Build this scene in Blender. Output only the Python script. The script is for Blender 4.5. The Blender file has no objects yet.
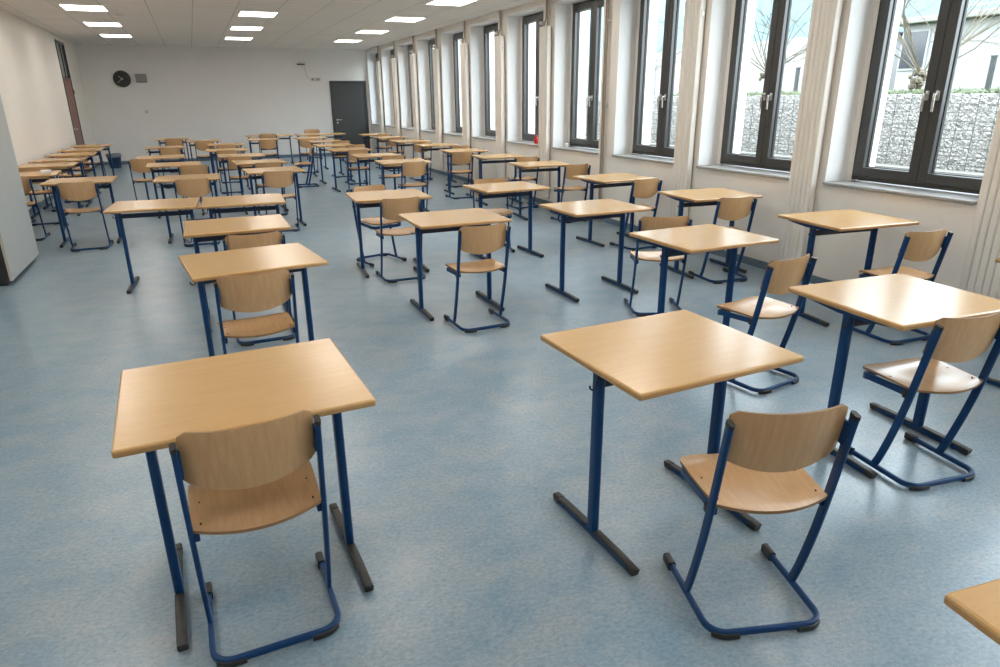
import bpy, bmesh, math, random
from mathutils import Vector, Matrix, noise
R = math.radians
scene = bpy.context.scene
COL = scene.collection
random.seed(7)

# ------------------------------------------------------------------ room measures
XR, XL = 4.945, -2.48            # right (window) wall, left wall
YB, YF = 21.15, -2.6             # far wall, wall behind the camera
H = 2.976
GX = 5.20                        # window frame plane
XO = 5.47                        # outer face of the window wall
SILL, HEAD = 0.903, 2.87
Y0, PITCH, WW = 4.283, 1.6736, 1.30
WIN = list(range(-4, 11))
def win_far(i): return Y0 + PITCH * i

# ------------------------------------------------------------------ materials
def new_mat(name):
    m = bpy.data.materials.new(name); m.use_nodes = True
    nt = m.node_tree; b = nt.nodes['Principled BSDF']
    return m, nt, b
def mat(name, col, rough=0.5, metal=0.0, spec=0.5, var=0.04, scale=30.0, bump=0.0, bscale=200.0, coat=0.0):
    """plain finish with a faint procedural mottling"""
    m, nt, b = new_mat(name)
    tc = nt.nodes.new('ShaderNodeTexCoord')
    n = nt.nodes.new('ShaderNodeTexNoise'); n.inputs['Scale'].default_value = scale; n.inputs['Detail'].default_value = 4
    nt.links.new(tc.outputs['Object'], n.inputs['Vector'])
    r = nt.nodes.new('ShaderNodeValToRGB')
    r.color_ramp.elements[0].position = 0.3; r.color_ramp.elements[1].position = 0.7
    r.color_ramp.elements[0].color = tuple(c * (1 - var) for c in col) + (1,)
    r.color_ramp.elements[1].color = tuple(min(1, c * (1 + var)) for c in col) + (1,)
    nt.links.new(n.outputs['Fac'], r.inputs['Fac']); nt.links.new(r.outputs['Color'], b.inputs['Base Color'])
    b.inputs['Roughness'].default_value = rough; b.inputs['Metallic'].default_value = metal
    b.inputs['Specular IOR Level'].default_value = spec
    b.inputs['Coat Weight'].default_value = coat; b.inputs['Coat Roughness'].default_value = 0.15
    if bump:
        n2 = nt.nodes.new('ShaderNodeTexNoise'); n2.inputs['Scale'].default_value = bscale
        nt.links.new(tc.outputs['Object'], n2.inputs['Vector'])
        bp = nt.nodes.new('ShaderNodeBump'); bp.inputs['Strength'].default_value = bump; bp.inputs['Distance'].default_value = 0.002
        nt.links.new(n2.outputs['Fac'], bp.inputs['Height']); nt.links.new(bp.outputs['Normal'], b.inputs['Normal'])
    return m
def wood(name, c1, c2, rough, stretch, fleck=True, spec=0.5, coat=0.0):
    """beech: fine streaks along one axis plus short darker flecks; each copy gets its own patch of grain"""
    m, nt, b = new_mat(name)
    tc = nt.nodes.new('ShaderNodeTexCoord'); mp = nt.nodes.new('ShaderNodeMapping')
    mp.inputs['Scale'].default_value = stretch
    oi = nt.nodes.new('ShaderNodeObjectInfo'); mul = nt.nodes.new('ShaderNodeMath'); mul.operation = 'MULTIPLY'; mul.inputs[1].default_value = 37.0
    nt.links.new(oi.outputs['Random'], mul.inputs[0]); nt.links.new(mul.outputs[0], mp.inputs['Location'])
    nt.links.new(tc.outputs['Object'], mp.inputs['Vector'])
    n = nt.nodes.new('ShaderNodeTexNoise'); n.inputs['Scale'].default_value = 3.0; n.inputs['Detail'].default_value = 6; n.inputs['Roughness'].default_value = 0.62
    nt.links.new(mp.outputs[0], n.inputs['Vector'])
    r = nt.nodes.new('ShaderNodeValToRGB')
    r.color_ramp.elements[0].position = 0.32; r.color_ramp.elements[1].position = 0.68
    r.color_ramp.elements[0].color = c1 + (1,); r.color_ramp.elements[1].color = c2 + (1,)
    nt.links.new(n.outputs['Fac'], r.inputs['Fac'])
    out = r.outputs['Color']
    if fleck:
        n2 = nt.nodes.new('ShaderNodeTexNoise'); n2.inputs['Scale'].default_value = 14.0; n2.inputs['Detail'].default_value = 2
        nt.links.new(mp.outputs[0], n2.inputs['Vector'])
        r2 = nt.nodes.new('ShaderNodeValToRGB'); r2.color_ramp.elements[0].position = 0.60; r2.color_ramp.elements[1].position = 0.74
        r2.color_ramp.elements[0].color = (1, 1, 1, 1); r2.color_ramp.elements[1].color = (0.93, 0.91, 0.88, 1)
        nt.links.new(n2.outputs['Fac'], r2.inputs['Fac'])
        mx = nt.nodes.new('ShaderNodeMixRGB'); mx.blend_type = 'MULTIPLY'; mx.inputs[0].default_value = 1
        nt.links.new(out, mx.inputs[1]); nt.links.new(r2.outputs['Color'], mx.inputs[2]); out = mx.outputs[0]
    nt.links.new(out, b.inputs['Base Color'])
    b.inputs['Roughness'].default_value = rough; b.inputs['Specular IOR Level'].default_value = spec
    b.inputs['Coat Weight'].default_value = coat; b.inputs['Coat Roughness'].default_value = 0.2
    return m
def floor_mat():
    m, nt, b = new_mat('blue marbled linoleum')
    tc = nt.nodes.new('ShaderNodeTexCoord'); L = nt.links.new
    mp = nt.nodes.new('ShaderNodeMapping'); mp.inputs['Scale'].default_value = (1.0, 1.35, 1.0); mp.inputs['Rotation'].default_value = (0, 0, 0.35)
    L(tc.outputs['Object'], mp.inputs['Vector'])
    n = nt.nodes.new('ShaderNodeTexNoise'); n.inputs['Scale'].default_value = 3.6; n.inputs['Detail'].default_value = 10; n.inputs['Roughness'].default_value = 0.72; n.inputs['Distortion'].default_value = 0.3
    L(mp.outputs[0], n.inputs['Vector'])
    r = nt.nodes.new('ShaderNodeValToRGB'); e = r.color_ramp.elements
    e[0].position = 0.34; e[0].color = (0.215, 0.335, 0.43, 1); e[1].position = 0.66; e[1].color = (0.365, 0.425, 0.465, 1)
    x = e.new(0.5); x.color = (0.285, 0.38, 0.45, 1)
    L(n.outputs['Fac'], r.inputs['Fac'])
    n2 = nt.nodes.new('ShaderNodeTexNoise'); n2.inputs['Scale'].default_value = 55; n2.inputs['Detail'].default_value = 6; n2.inputs['Roughness'].default_value = 0.75
    L(mp.outputs[0], n2.inputs['Vector'])
    r2 = nt.nodes.new('ShaderNodeValToRGB'); r2.color_ramp.elements[0].position = 0.36; r2.color_ramp.elements[1].position = 0.66
    r2.color_ramp.elements[0].color = (0.72, 0.74, 0.77, 1); r2.color_ramp.elements[1].color = (1.14, 1.12, 1.1, 1)
    L(n2.outputs['Fac'], r2.inputs['Fac'])
    mx = nt.nodes.new('ShaderNodeMixRGB'); mx.blend_type = 'MULTIPLY'; mx.inputs[0].default_value = 1.0
    L(r.outputs['Color'], mx.inputs[1]); L(r2.outputs['Color'], mx.inputs[2]); L(mx.outputs[0], b.inputs['Base Color'])
    rr = nt.nodes.new('ShaderNodeMapRange'); rr.inputs['To Min'].default_value = 0.22; rr.inputs['To Max'].default_value = 0.37
    L(n2.outputs['Fac'], rr.inputs['Value']); L(rr.outputs[0], b.inputs['Roughness'])
    b.inputs['Specular IOR Level'].default_value = 0.55
    bp = nt.nodes.new('ShaderNodeBump'); bp.inputs['Strength'].default_value = 0.12; bp.inputs['Distance'].default_value = 0.002
    n3 = nt.nodes.new('ShaderNodeTexNoise'); n3.inputs['Scale'].default_value = 9; n3.inputs['Detail'].default_value = 3
    L(tc.outputs['Object'], n3.inputs['Vector']); L(n3.outputs['Fac'], bp.inputs['Height']); L(bp.outputs['Normal'], b.inputs['Normal'])
    return m
def ceiling_mat():
    m, nt, b = new_mat('mineral fibre ceiling boards'); L = nt.links.new
    tc = nt.nodes.new('ShaderNodeTexCoord')
    mp = nt.nodes.new('ShaderNodeMapping'); mp.inputs['Location'].default_value = (1.03, -0.05, 0)
    L(tc.outputs['Object'], mp.inputs['Vector'])
    br = nt.nodes.new('ShaderNodeTexBrick'); br.offset = 0.0; br.squash = 1.0
    br.inputs['Scale'].default_value = 1.0; br.inputs['Brick Width'].default_value = 0.6325; br.inputs['Row Height'].default_value = 0.316
    br.inputs['Mortar Size'].default_value = 0.008; br.inputs['Mortar Smooth'].default_value = 0.1
    br.inputs['Color1'].default_value = (0.83, 0.805, 0.77, 1); br.inputs['Color2'].default_value = (0.80, 0.775, 0.74, 1); br.inputs['Mortar'].default_value = (0.58, 0.555, 0.53, 1)
    L(mp.outputs[0], br.inputs['Vector']); L(br.outputs['Color'], b.inputs['Base Color'])
    b.inputs['Roughness'].default_value = 0.9; b.inputs['Specular IOR Level'].default_value = 0.2
    n = nt.nodes.new('ShaderNodeTexNoise'); n.inputs['Scale'].default_value = 90
    L(tc.outputs['Object'], n.inputs['Vector'])
    bp = nt.nodes.new('ShaderNodeBump'); bp.inputs['Strength'].default_value = 0.15; bp.inputs['Distance'].default_value = 0.004
    L(n.outputs['Fac'], bp.inputs['Height']); L(bp.outputs['Normal'], b.inputs['Normal'])
    return m
def emit(name, col, s):
    m = bpy.data.materials.new(name); m.use_nodes = True; nt = m.node_tree; nt.nodes.clear()
    o = nt.nodes.new('ShaderNodeOutputMaterial'); e = nt.nodes.new('ShaderNodeEmission')
    e.inputs['Color'].default_value = col + (1,); e.inputs['Strength'].default_value = s
    nt.links.new(e.outputs[0], o.inputs[0]); return m
def glass_mat():
    m = bpy.data.materials.new('window glass'); m.use_nodes = True; nt = m.node_tree; nt.nodes.clear(); L = nt.links.new
    o = nt.nodes.new('ShaderNodeOutputMaterial'); t = nt.nodes.new('ShaderNodeBsdfTransparent'); t.inputs[0].default_value = (0.97, 0.985, 0.98, 1)
    g = nt.nodes.new('ShaderNodeBsdfGlossy'); g.inputs['Roughness'].default_value = 0.02
    f = nt.nodes.new('ShaderNodeFresnel'); f.inputs['IOR'].default_value = 1.3
    mx = nt.nodes.new('ShaderNodeMixShader')
    ge = nt.nodes.new('ShaderNodeNewGeometry'); inv = nt.nodes.new('ShaderNodeMath'); inv.operation = 'SUBTRACT'; inv.inputs[0].default_value = 1.0
    L(ge.outputs['Backfacing'], inv.inputs[1]); fm = nt.nodes.new('ShaderNodeMath'); fm.operation = 'MULTIPLY'
    L(f.outputs[0], fm.inputs[0]); L(inv.outputs[0], fm.inputs[1])     # one reflection, where the ray enters the pane
    L(fm.outputs[0], mx.inputs[0]); L(t.outputs[0], mx.inputs[1]); L(g.outputs[0], mx.inputs[2]); L(mx.outputs[0], o.inputs[0]); return m
def stone_mat():
    m, nt, b = new_mat('gabion stones'); L = nt.links.new
    tc = nt.nodes.new('ShaderNodeTexCoord')
    v = nt.nodes.new('ShaderNodeTexVoronoi'); v.inputs['Scale'].default_value = 30; v.inputs['Randomness'].default_value = 1
    L(tc.outputs['Object'], v.inputs['Vector'])
    hs = nt.nodes.new('ShaderNodeSeparateColor'); L(v.outputs['Color'], hs.inputs[0])
    r = nt.nodes.new('ShaderNodeValToRGB'); e = r.color_ramp.elements
    e[0].color = (0.27, 0.262, 0.245, 1); e[1].color = (0.47, 0.46, 0.44, 1)
    L(hs.outputs[0], r.inputs['Fac'])
    v2 = nt.nodes.new('ShaderNodeTexVoronoi'); v2.feature = 'DISTANCE_TO_EDGE'; v2.inputs['Scale'].default_value = 30
    L(tc.outputs['Object'], v2.inputs['Vector'])
    mr = nt.nodes.new('ShaderNodeMapRange'); mr.inputs['From Max'].default_value = 0.10; mr.inputs['To Min'].default_value = 0.52; mr.inputs['To Max'].default_value = 1.0
    L(v2.outputs['Distance'], mr.inputs['Value'])
    mx = nt.nodes.new('ShaderNodeMixRGB'); mx.blend_type = 'MULTIPLY'; mx.inputs[0].default_value = 1
    L(r.outputs['Color'], mx.inputs[1]); L(mr.outputs[0], mx.inputs[2]); L(mx.outputs[0], b.inputs['Base Color'])
    bp = nt.nodes.new('ShaderNodeBump'); bp.inputs['Strength'].default_value = 1.0; bp.inputs['Distance'].default_value = 0.03
    L(v2.outputs['Distance'], bp.inputs['Height']); L(bp.outputs['Normal'], b.inputs['Normal'])
    b.inputs['Roughness'].default_value = 0.9
    return m

M = {}
M['desk'] = wood('beech desk laminate', (0.635, 0.382, 0.154), (0.672, 0.412, 0.172), 0.26, (1.6, 16.0, 8.0), spec=0.6, coat=0.3)
M['edge'] = wood('beech desk edge', (0.40, 0.225, 0.085), (0.50, 0.29, 0.12), 0.4, (2.2, 22.0, 8.0), fleck=False)
M['ply'] = wood('beech plywood', (0.565, 0.325, 0.150), (0.640, 0.385, 0.187), 0.24, (26.0, 3.0, 3.0), spec=0.55)
M['plyedge'] = mat('plywood edge', (0.30, 0.165, 0.07), 0.5)
M['blue'] = mat('blue powder coat', (0.0015, 0.041, 0.140), 0.36, spec=0.35, var=0.08, bump=0.06, bscale=400)
M['navy'] = mat('dark blue powder coat', (0.008, 0.022, 0.060), 0.4)
M['black'] = mat('black plastic', (0.016, 0.016, 0.017), 0.42, var=0.2)
M['worn'] = mat('worn black plastic', (0.020, 0.0195, 0.018), 0.42, var=0.5, scale=45)
M['steel'] = mat('brushed steel', (0.62, 0.62, 0.60), 0.28, metal=1.0)
M['screw'] = mat('dark screw head', (0.05, 0.04, 0.035), 0.35, metal=0.6)
M['floor'] = floor_mat()
M['cove'] = mat('blue floor cove strip', (0.13, 0.19, 0.25), 0.45, var=0.12)
M['ceiling'] = ceiling_mat()
M['cream'] = mat('cream wall paint', (0.86, 0.82, 0.765), 0.85, var=0.012, scale=3, bump=0.12, bscale=160, spec=0.25)
M['white'] = mat('white wall paint', (0.85, 0.83, 0.805), 0.85, var=0.012, scale=3, bump=0.12, bscale=160, spec=0.25)
M['reveal'] = mat('white reveal paint', (0.87, 0.875, 0.875), 0.8, var=0.01, bump=0.08)
M['render'] = mat('white outside render', (0.86, 0.86, 0.85), 0.9, var=0.03, bump=0.3)
M['anth'] = mat('anthracite window frame', (0.050, 0.051, 0.050), 0.33, var=0.06, bump=0.08, bscale=500)
M['gasket'] = mat('black rubber gasket', (0.012, 0.012, 0.012), 0.6)
M['stonesill'] = mat('grey cast stone sill', (0.36, 0.36, 0.355), 0.30, var=0.22, scale=170)
M['glass'] = glass_mat()
M['rad'] = mat('cream radiator enamel', (0.84, 0.80, 0.74), 0.40, var=0.01)
M['copper'] = mat('brown painted pipe', (0.36, 0.31, 0.255), 0.4, var=0.08)
M['valvewhite'] = mat('white thermostat plastic', (0.75, 0.74, 0.72), 0.4)
M['doorgrey'] = mat('dark grey door', (0.060, 0.063, 0.066), 0.42, var=0.04)
M['doorframe'] = mat('dark grey steel frame', (0.045, 0.048, 0.05), 0.4)
M['doorred'] = mat('red brown door leaf', (0.205, 0.098, 0.080), 0.5, var=0.06)
M['lamp'] = emit('ceiling lamp diffuser', (1.0, 0.93, 0.84), 11.0)
M['lampframe'] = mat('white lamp frame', (0.8, 0.79, 0.77), 0.5)
M['cupboard'] = mat('light grey cupboard board', (0.50, 0.515, 0.505), 0.4, var=0.02)
M['cupboarddark'] = mat('dark cupboard side board', (0.022, 0.021, 0.021), 0.5)
M['plyraw'] = mat('pale cupboard board edge', (0.52, 0.47, 0.39), 0.5)
M['binblue'] = mat('dark blue bin plastic', (0.015, 0.045, 0.12), 0.4)
M['binbag'] = mat('grey bin liner', (0.16, 0.19, 0.23), 0.35, bump=0.6, bscale=25)
M['paper'] = mat('white paper', (0.82, 0.81, 0.80), 0.8)
M['red'] = mat('red glazed plastic', (0.55, 0.02, 0.025), 0.3)
M['greybox'] = mat('grey plastic box', (0.27, 0.26, 0.25), 0.5)
M['cable'] = mat('beige cable', (0.60, 0.57, 0.52), 0.5)
M['clockface'] = mat('black clock dial', (0.010, 0.010, 0.010), 0.35)
M['clockmark'] = mat('pale clock hands', (0.55, 0.55, 0.52), 0.5)
M['stone'] = stone_mat()
M['wire'] = mat('galvanised wire', (0.14, 0.145, 0.15), 0.4, metal=0.7)
M['gravel'] = mat('pale gravel', (0.15, 0.145, 0.135), 0.95, var=0.35, scale=60, bump=0.8, bscale=60)
M['kerb'] = mat('concrete kerb', (0.17, 0.165, 0.15), 0.9, var=0.1, bump=0.3)
M['grass'] = mat('lawn', (0.06, 0.085, 0.03), 0.95, var=0.4, scale=20)
M['leaf'] = mat('hedge leaves', (0.060, 0.075, 0.030), 0.7, var=0.4, scale=25)
M['bark'] = mat('grey brown bark', (0.10, 0.085, 0.06), 0.9, var=0.3, scale=30, bump=0.5, bscale=50)
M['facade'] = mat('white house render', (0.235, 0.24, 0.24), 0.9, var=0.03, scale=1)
M['bluepanel'] = mat('pale blue cladding', (0.10, 0.17, 0.20), 0.6, var=0.05, scale=1)
M['housewin'] = mat('dark house window', (0.03, 0.033, 0.04), 0.15)
M['postgrey'] = mat('dark fence post', (0.03, 0.033, 0.036), 0.5)

# ------------------------------------------------------------------ mesh helpers
def BM(): return bmesh.new()
def link(o): COL.objects.link(o); return o
def obj(name, bm, mats, parent=None, smooth=False, angle=None):
    if not isinstance(mats, (list, tuple)): mats = [mats]
    bmesh.ops.recalc_face_normals(bm, faces=bm.faces[:])
    me = bpy.data.meshes.new(name); bm.to_mesh(me); bm.free()
    for m in mats: me.materials.append(m)
    if smooth:
        me.polygons.foreach_set('use_smooth', [True] * len(me.polygons))
        me.set_sharp_from_angle(angle=R(angle or 40))
    o = bpy.data.objects.new(name, me); link(o)
    if parent: o.parent = parent
    return o
def empty(name, loc, rz=0.0):
    o = bpy.data.objects.new(name, None); o.empty_display_size = 0.2; link(o)
    o.location = loc; o.rotation_euler = (0, 0, rz); return o
def tag(o, label, cat, group=None):
    o['label'] = label; o['category'] = cat; o['kind'] = 'thing'
    if group: o['group'] = group
    return o
def struct(o, label=None):
    o['kind'] = 'structure'
    if label: o['label'] = label
    return o
def box(bm, x0, x1, y0, y1, z0, z1, bev=0.0, seg=2, mi=0):
    vs = [bm.verts.new((x, y, z)) for z in (z0, z1) for y in (y0, y1) for x in (x0, x1)]
    idx = [(0, 2, 3, 1), (4, 5, 7, 6), (0, 1, 5, 4), (2, 6, 7, 3), (0, 4, 6, 2), (1, 3, 7, 5)]
    fs = [bm.faces.new([vs[i] for i in q]) for q in idx]
    for f in fs: f.material_index = mi
    if bev:
        es = list({e for f in fs for e in f.edges})
        r = bmesh.ops.bevel(bm, geom=es, offset=bev, segments=seg, affect='EDGES', profile=0.5)
        for f in r['faces']: f.material_index = mi
def rrect(w, h, r, n=3):
    """rounded rectangle outline, counter-clockwise"""
    pts = []
    r = min(r, w / 2 - 1e-5, h / 2 - 1e-5)
    for cx, cy, a0 in ((w/2 - r, h/2 - r, 0), (-w/2 + r, h/2 - r, 90), (-w/2 + r, -h/2 + r, 180), (w/2 - r, -h/2 + r, 270)):
        for k in range(n + 1):
            a = R(a0 + 90 * k / n); pts.append((cx + r * math.cos(a), cy + r * math.sin(a)))
    return pts
def sweep(bm, path, prof, side=None, closed=False, cap=True, mi=0):
    """profile (u,v) swept along path; u runs along `side`, v along tangent x side"""
    P = [Vector(p) for p in path]; n = len(P); rings = []
    for i, p in enumerate(P):
        if closed: t = (P[(i + 1) % n] - P[i - 1])
        else: t = P[min(i + 1, n - 1)] - P[max(i - 1, 0)]
        t.normalize()
        s = Vector(side) if side is not None else (Vector((0, 0, 1)).cross(t) if abs(t.z) < 0.95 else Vector((1, 0, 0)))
        s = (s - t * s.dot(t)).normalized(); v = t.cross(s)
        k = 1.0
        if 0 < i < n - 1 or closed:
            a = (P[i] - P[i - 1]).normalized(); b = (P[(i + 1) % n] - P[i]).normalized()
            k = 1.0 / max(0.5, math.sqrt((1 + max(-0.99, min(1, a.dot(b)))) / 2))
        del k
        rings.append([bm.verts.new(p + s * u + v * w) for u, w in prof])
    m = len(prof)
    for i in range(n if closed else n - 1):
        a, b = rings[i], rings[(i + 1) % n]
        for j in range(m):
            f = bm.faces.new((a[j], a[(j + 1) % m], b[(j + 1) % m], b[j])); f.material_index = mi
    if cap and not closed:
        for rg in (rings[0], rings[-1]): bm.faces.new(rg).material_index = mi
def circle(r, n=10): return [(r * math.cos(2 * math.pi * k / n), r * math.sin(2 * math.pi * k / n)) for k in range(n)]
def tube(bm, path, r, n=8, mi=0): sweep(bm, path, circle(r, n), mi=mi)
def cyl(bm, c, r, z0, z1, n=20, r2=None, mi=0):
    r2 = r if r2 is None else r2
    a = [bm.verts.new((c[0] + r * math.cos(2*math.pi*k/n), c[1] + r * math.sin(2*math.pi*k/n), z0)) for k in range(n)]
    b = [bm.verts.new((c[0] + r2 * math.cos(2*math.pi*k/n), c[1] + r2 * math.sin(2*math.pi*k/n), z1)) for k in range(n)]
    for k in range(n): bm.faces.new((a[k], a[(k+1) % n], b[(k+1) % n], b[k])).material_index = mi
    bm.faces.new(a).material_index = mi; bm.faces.new(b).material_index = mi
def disc(bm, axis, c, r, d0, d1, n=28, mi=0):
    """cylinder along x or y"""
    ra, rb = [], []
    for k in range(n):
        u, v = r * math.cos(2*math.pi*k/n), r * math.sin(2*math.pi*k/n)
        for L, d in ((ra, d0), (rb, d1)):
            L.append(bm.verts.new((d, c[0] + u, c[1] + v) if axis == 'x' else (c[0] + u, d, c[1] + v)))
    for k in range(n): bm.faces.new((ra[k], ra[(k+1) % n], rb[(k+1) % n], rb[k])).material_index = mi
    bm.faces.new(ra).material_index = mi; bm.faces.new(rb).material_index = mi
def lathe(bm, prof, c, n=28, mi=0):
    rings = [[bm.verts.new((c[0] + r * math.cos(2*math.pi*k/n), c[1] + r * math.sin(2*math.pi*k/n), z)) for k in range(n)] for r, z in prof]
    for a, b in zip(rings, rings[1:]):
        for k in range(n): bm.faces.new((a[k], a[(k+1) % n], b[(k+1) % n], b[k])).material_index = mi
    bm.faces.new(rings[0]).material_index = mi; bm.faces.new(rings[-1]).material_index = mi
def slab_from_outline(bm, outer, z0, z1, mi_top=0, mi_side=1, bev=0.0):
    pass
def spline(pts, n=6):
    """Catmull-Rom through points"""
    P = [Vector(p) for p in pts]; out = []
    for i in range(len(P) - 1):
        p0, p1, p2, p3 = P[max(i-1, 0)], P[i], P[i+1], P[min(i+2, len(P)-1)]
        for k in range(n):
            t = k / n
            out.append(0.5 * ((2*p1) + (p2-p0)*t + (2*p0-5*p1+4*p2-p3)*t*t + (3*p1-p0-3*p2+p3)*t**3))
    out.append(P[-1]); return out

# ------------------------------------------------------------------ pupil desk
DW, DD, DH, TH = 0.722, 0.635, 0.743, 0.023
def tabletop_bm(W, D):
    """board with a softly rounded (post-formed) rim"""
    bm = BM(); rings = []
    prof = [(-0.003, DH - TH), (0.0, DH - TH + 0.003), (0.0, DH - 0.008), (-0.002, DH - 0.003), (-0.007, DH)]
    for k, (o, z) in enumerate(prof):
        out = rrect(W + 2*o, D + 2*o, 0.009 + o, 3)
        rings.append([bm.verts.new((x, y, z)) for x, y in out])
    n = len(rings[0])
    for q, (a, b) in enumerate(zip(rings, rings[1:])):
        for k in range(n): bm.faces.new((a[k], a[(k+1) % n], b[(k+1) % n], b[k])).material_index = 1 if q < 2 else 0
    bm.faces.new(rings[0]).material_index = 1; bm.faces.new(rings[-1]).material_index = 0
    return bm
def make_desk(name='pupil_desk', W=DW, D=DD):
    t = empty(name, (0, 0, 0))
    obj('tabletop', tabletop_bm(W, D), [M['desk'], M['edge']], t, True, 30)
    lx = W / 2 - 0.066
    for s in (-1, 1):
        bm = BM(); sweep(bm, [(s*lx, 0.0, 0.032), (s*lx, 0.0, DH - TH - 0.03)], rrect(0.030, 0.052, 0.012), side=(1, 0, 0))
        leg = obj('leg', bm, M['blue'], t, True)
        # foot bar, with a black cover on each half
        bm = BM(); sweep(bm, [(s*lx, -0.262, 0.019), (s*lx, 0.262, 0.019)], rrect(0.028, 0.028, 0.006), side=(1, 0, 0))
        foot = obj('foot', bm, M['blue'], t, True)
        for e in (-1, 1):
            bm = BM()
            sweep(bm, [(s*lx, e*0.030, 0.033), (s*lx, e*0.16, 0.032), (s*lx, e*0.262, 0.027)], rrect(0.031, 0.011, 0.004), side=(1, 0, 0))
            sweep(bm, spline([(s*lx, e*0.236, 0.0205), (s*lx, e*0.268, 0.0185), (s*lx, e*0.274, 0.0175)], 2), rrect(0.032, 0.031, 0.006), side=(1, 0, 0))
            obj('foot_cover', bm, M['worn'], foot, True)
        # arm under the top, tapering to its ends
        bm = BM()
        rings = []
        for y, h in ((-0.25, 0.014), (-0.19, 0.022), (-0.05, 0.034), (0.05, 0.034), (0.19, 0.022), (0.25, 0.014)):
            rings.append([bm.verts.new((s*lx + x, y, z)) for x, z in ((-0.017, DH-TH), (0.017, DH-TH), (0.017, DH-TH-h), (-0.017, DH-TH-h))])
        for a, b in zip(rings, rings[1:]):
            for k in range(4): bm.faces.new((a[k], a[(k+1) % 4], b[(k+1) % 4], b[k]))
        bm.faces.new(rings[0]); bm.faces.new(rings[-1])
        obj('top_bracket', bm, M['blue'], t)
    bm = BM(); sweep(bm, [(-lx, 0.0, DH - TH - 0.072), (lx, 0.0, DH - TH - 0.072)], rrect(0.022, 0.040, 0.006), side=(0, 1, 0))
    obj('crossbar', bm, M['navy'], t, True)
    # bag hook outside the left leg
    bm = BM(); x = -lx - 0.016
    tube(bm, spline([(x, -0.02, 0.690), (x - 0.006, -0.02, 0.668), (x - 0.010, -0.02, 0.645), (x - 0.022, -0.02, 0.635), (x - 0.034, -0.02, 0.642), (x - 0.037, -0.02, 0.654)], 3), 0.0035, 6)
    obj('bag_hook', bm, M['black'], t, True)
    return t

# ------------------------------------------------------------------ school chair (origin between the pole feet)
def lean(z):
    """y of the pole at height z"""
    pts = [(0.015, 0.005), (0.15, -0.046), (0.28, -0.080), (0.42, -0.106), (0.58, -0.134), (0.77, -0.168)]
    for (za, ya), (zb, yb) in zip(pts, pts[1:]):
        if z <= zb: return ya + (yb - ya) * (z - za) / (zb - za)
    return pts[-1][1]
def seat_bm():
    """moulded plywood seat: dished, front rolled down, rounded corners"""
    nx, ny = 22, 20; bm = BM(); top, bot = {}, {}
    yb, yf, hw = -0.166, 0.205, 0.192
    for i in range(nx + 1):
        for j in range(ny + 1):
            u = -1 + 2*i/nx; v = j/ny
            # half width narrows at the back, corners rounded at the front, rear edge bows backwards
            y = yb + (yf - yb)*v
            w = hw * (0.955 + 0.045*min(1, v*1.6))
            rc = 0.075
            dy = yf - y
            if dy < rc: w -= rc - math.sqrt(max(0, rc*rc - (rc - dy)**2))
            rb = 0.022; db = y - yb
            if db < rb: w -= (rb - math.sqrt(max(0, rb*rb - (rb - db)**2))) * 0.8
            x = u*w
            y2 = y + (0.034*(u*u)) * max(0, 1 - v*2.2)
            z = 0.437 + 0.010*abs(u)**2.2 * (1 - v*0.6) - 0.010*math.exp(-((v-0.42)/0.25)**2)*(1-u*u)
            if v > 0.72: z -= 0.020*((v-0.72)/0.28)**2
            z += 0.014*v - 0.004
            if v < 0.12: z += 0.006*((0.12-v)/0.12)
            top[i, j] = bm.verts.new((x, y2, z)); bot[i, j] = bm.verts.new((x*0.992, y2 - 0.002*(v-0.5), z - 0.0115))
    for i in range(nx):
        for j in range(ny):
            bm.faces.new((top[i, j], top[i+1, j], top[i+1, j+1], top[i, j+1])); bm.faces.new((bot[i, j], bot[i, j+1], bot[i+1, j+1], bot[i+1, j]))
    ring = [(i, 0) for i in range(nx)] + [(nx, j) for j in range(ny)] + [(i, ny) for i in range(nx, 0, -1)] + [(0, j) for j in range(ny, 0, -1)]
    for a, b in zip(ring, ring[1:] + ring[:1]):
        bm.faces.new((top[a], top[b], bot[b], bot[a])).material_index = 1
    return bm
def back_bm():
    """plywood backrest, bowed backwards in the middle, lower edge curved down"""
    nx, nz = 26, 12; bm = BM(); F, K = {}, {}
    hw = 0.1815
    for i in range(nx + 1):
        u = -1 + 2*i/nx
        zt = 0.772 - 0.004*(1-u*u); zb = 0.596 - 0.036*(1 - abs(u)**2.2)
        for j in range(nz + 1):
            v = j/nz; z = zb + (zt - zb)*v; w = hw
            rc = 0.024; dz = zt - z
            if dz < rc: w -= rc - math.sqrt(max(0, rc*rc - (rc-dz)**2))
            rb = 0.016; db = z - zb
            if db < rb: w -= (rb - math.sqrt(max(0, rb*rb - (rb-db)**2)))
            x = u*w
            y = lean(z) + 0.030 - 0.042*(1 - (x/hw)**2) - 0.004*math.sin(v*math.pi)
            F[i, j] = bm.verts.new((x, y + 0.0045, z)); K[i, j] = bm.verts.new((x, y - 0.0045, z))
    for i in range(nx):
        for j in range(nz):
            bm.faces.new((F[i, j], F[i, j+1], F[i+1, j+1], F[i+1, j])); bm.faces.new((K[i, j], K[i+1, j], K[i+1, j+1], K[i, j+1]))
    ring = [(i, 0) for i in range(nx)] + [(nx, j) for j in range(nz)] + [(i, nz) for i in range(nx, 0, -1)] + [(0, j) for j in range(nz, 0, -1)]
    for a, b in zip(ring, ring[1:] + ring[:1]):
        bm.faces.new((F[a], F[b], K[b], K[a])).material_index = 1
    return bm
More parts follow.
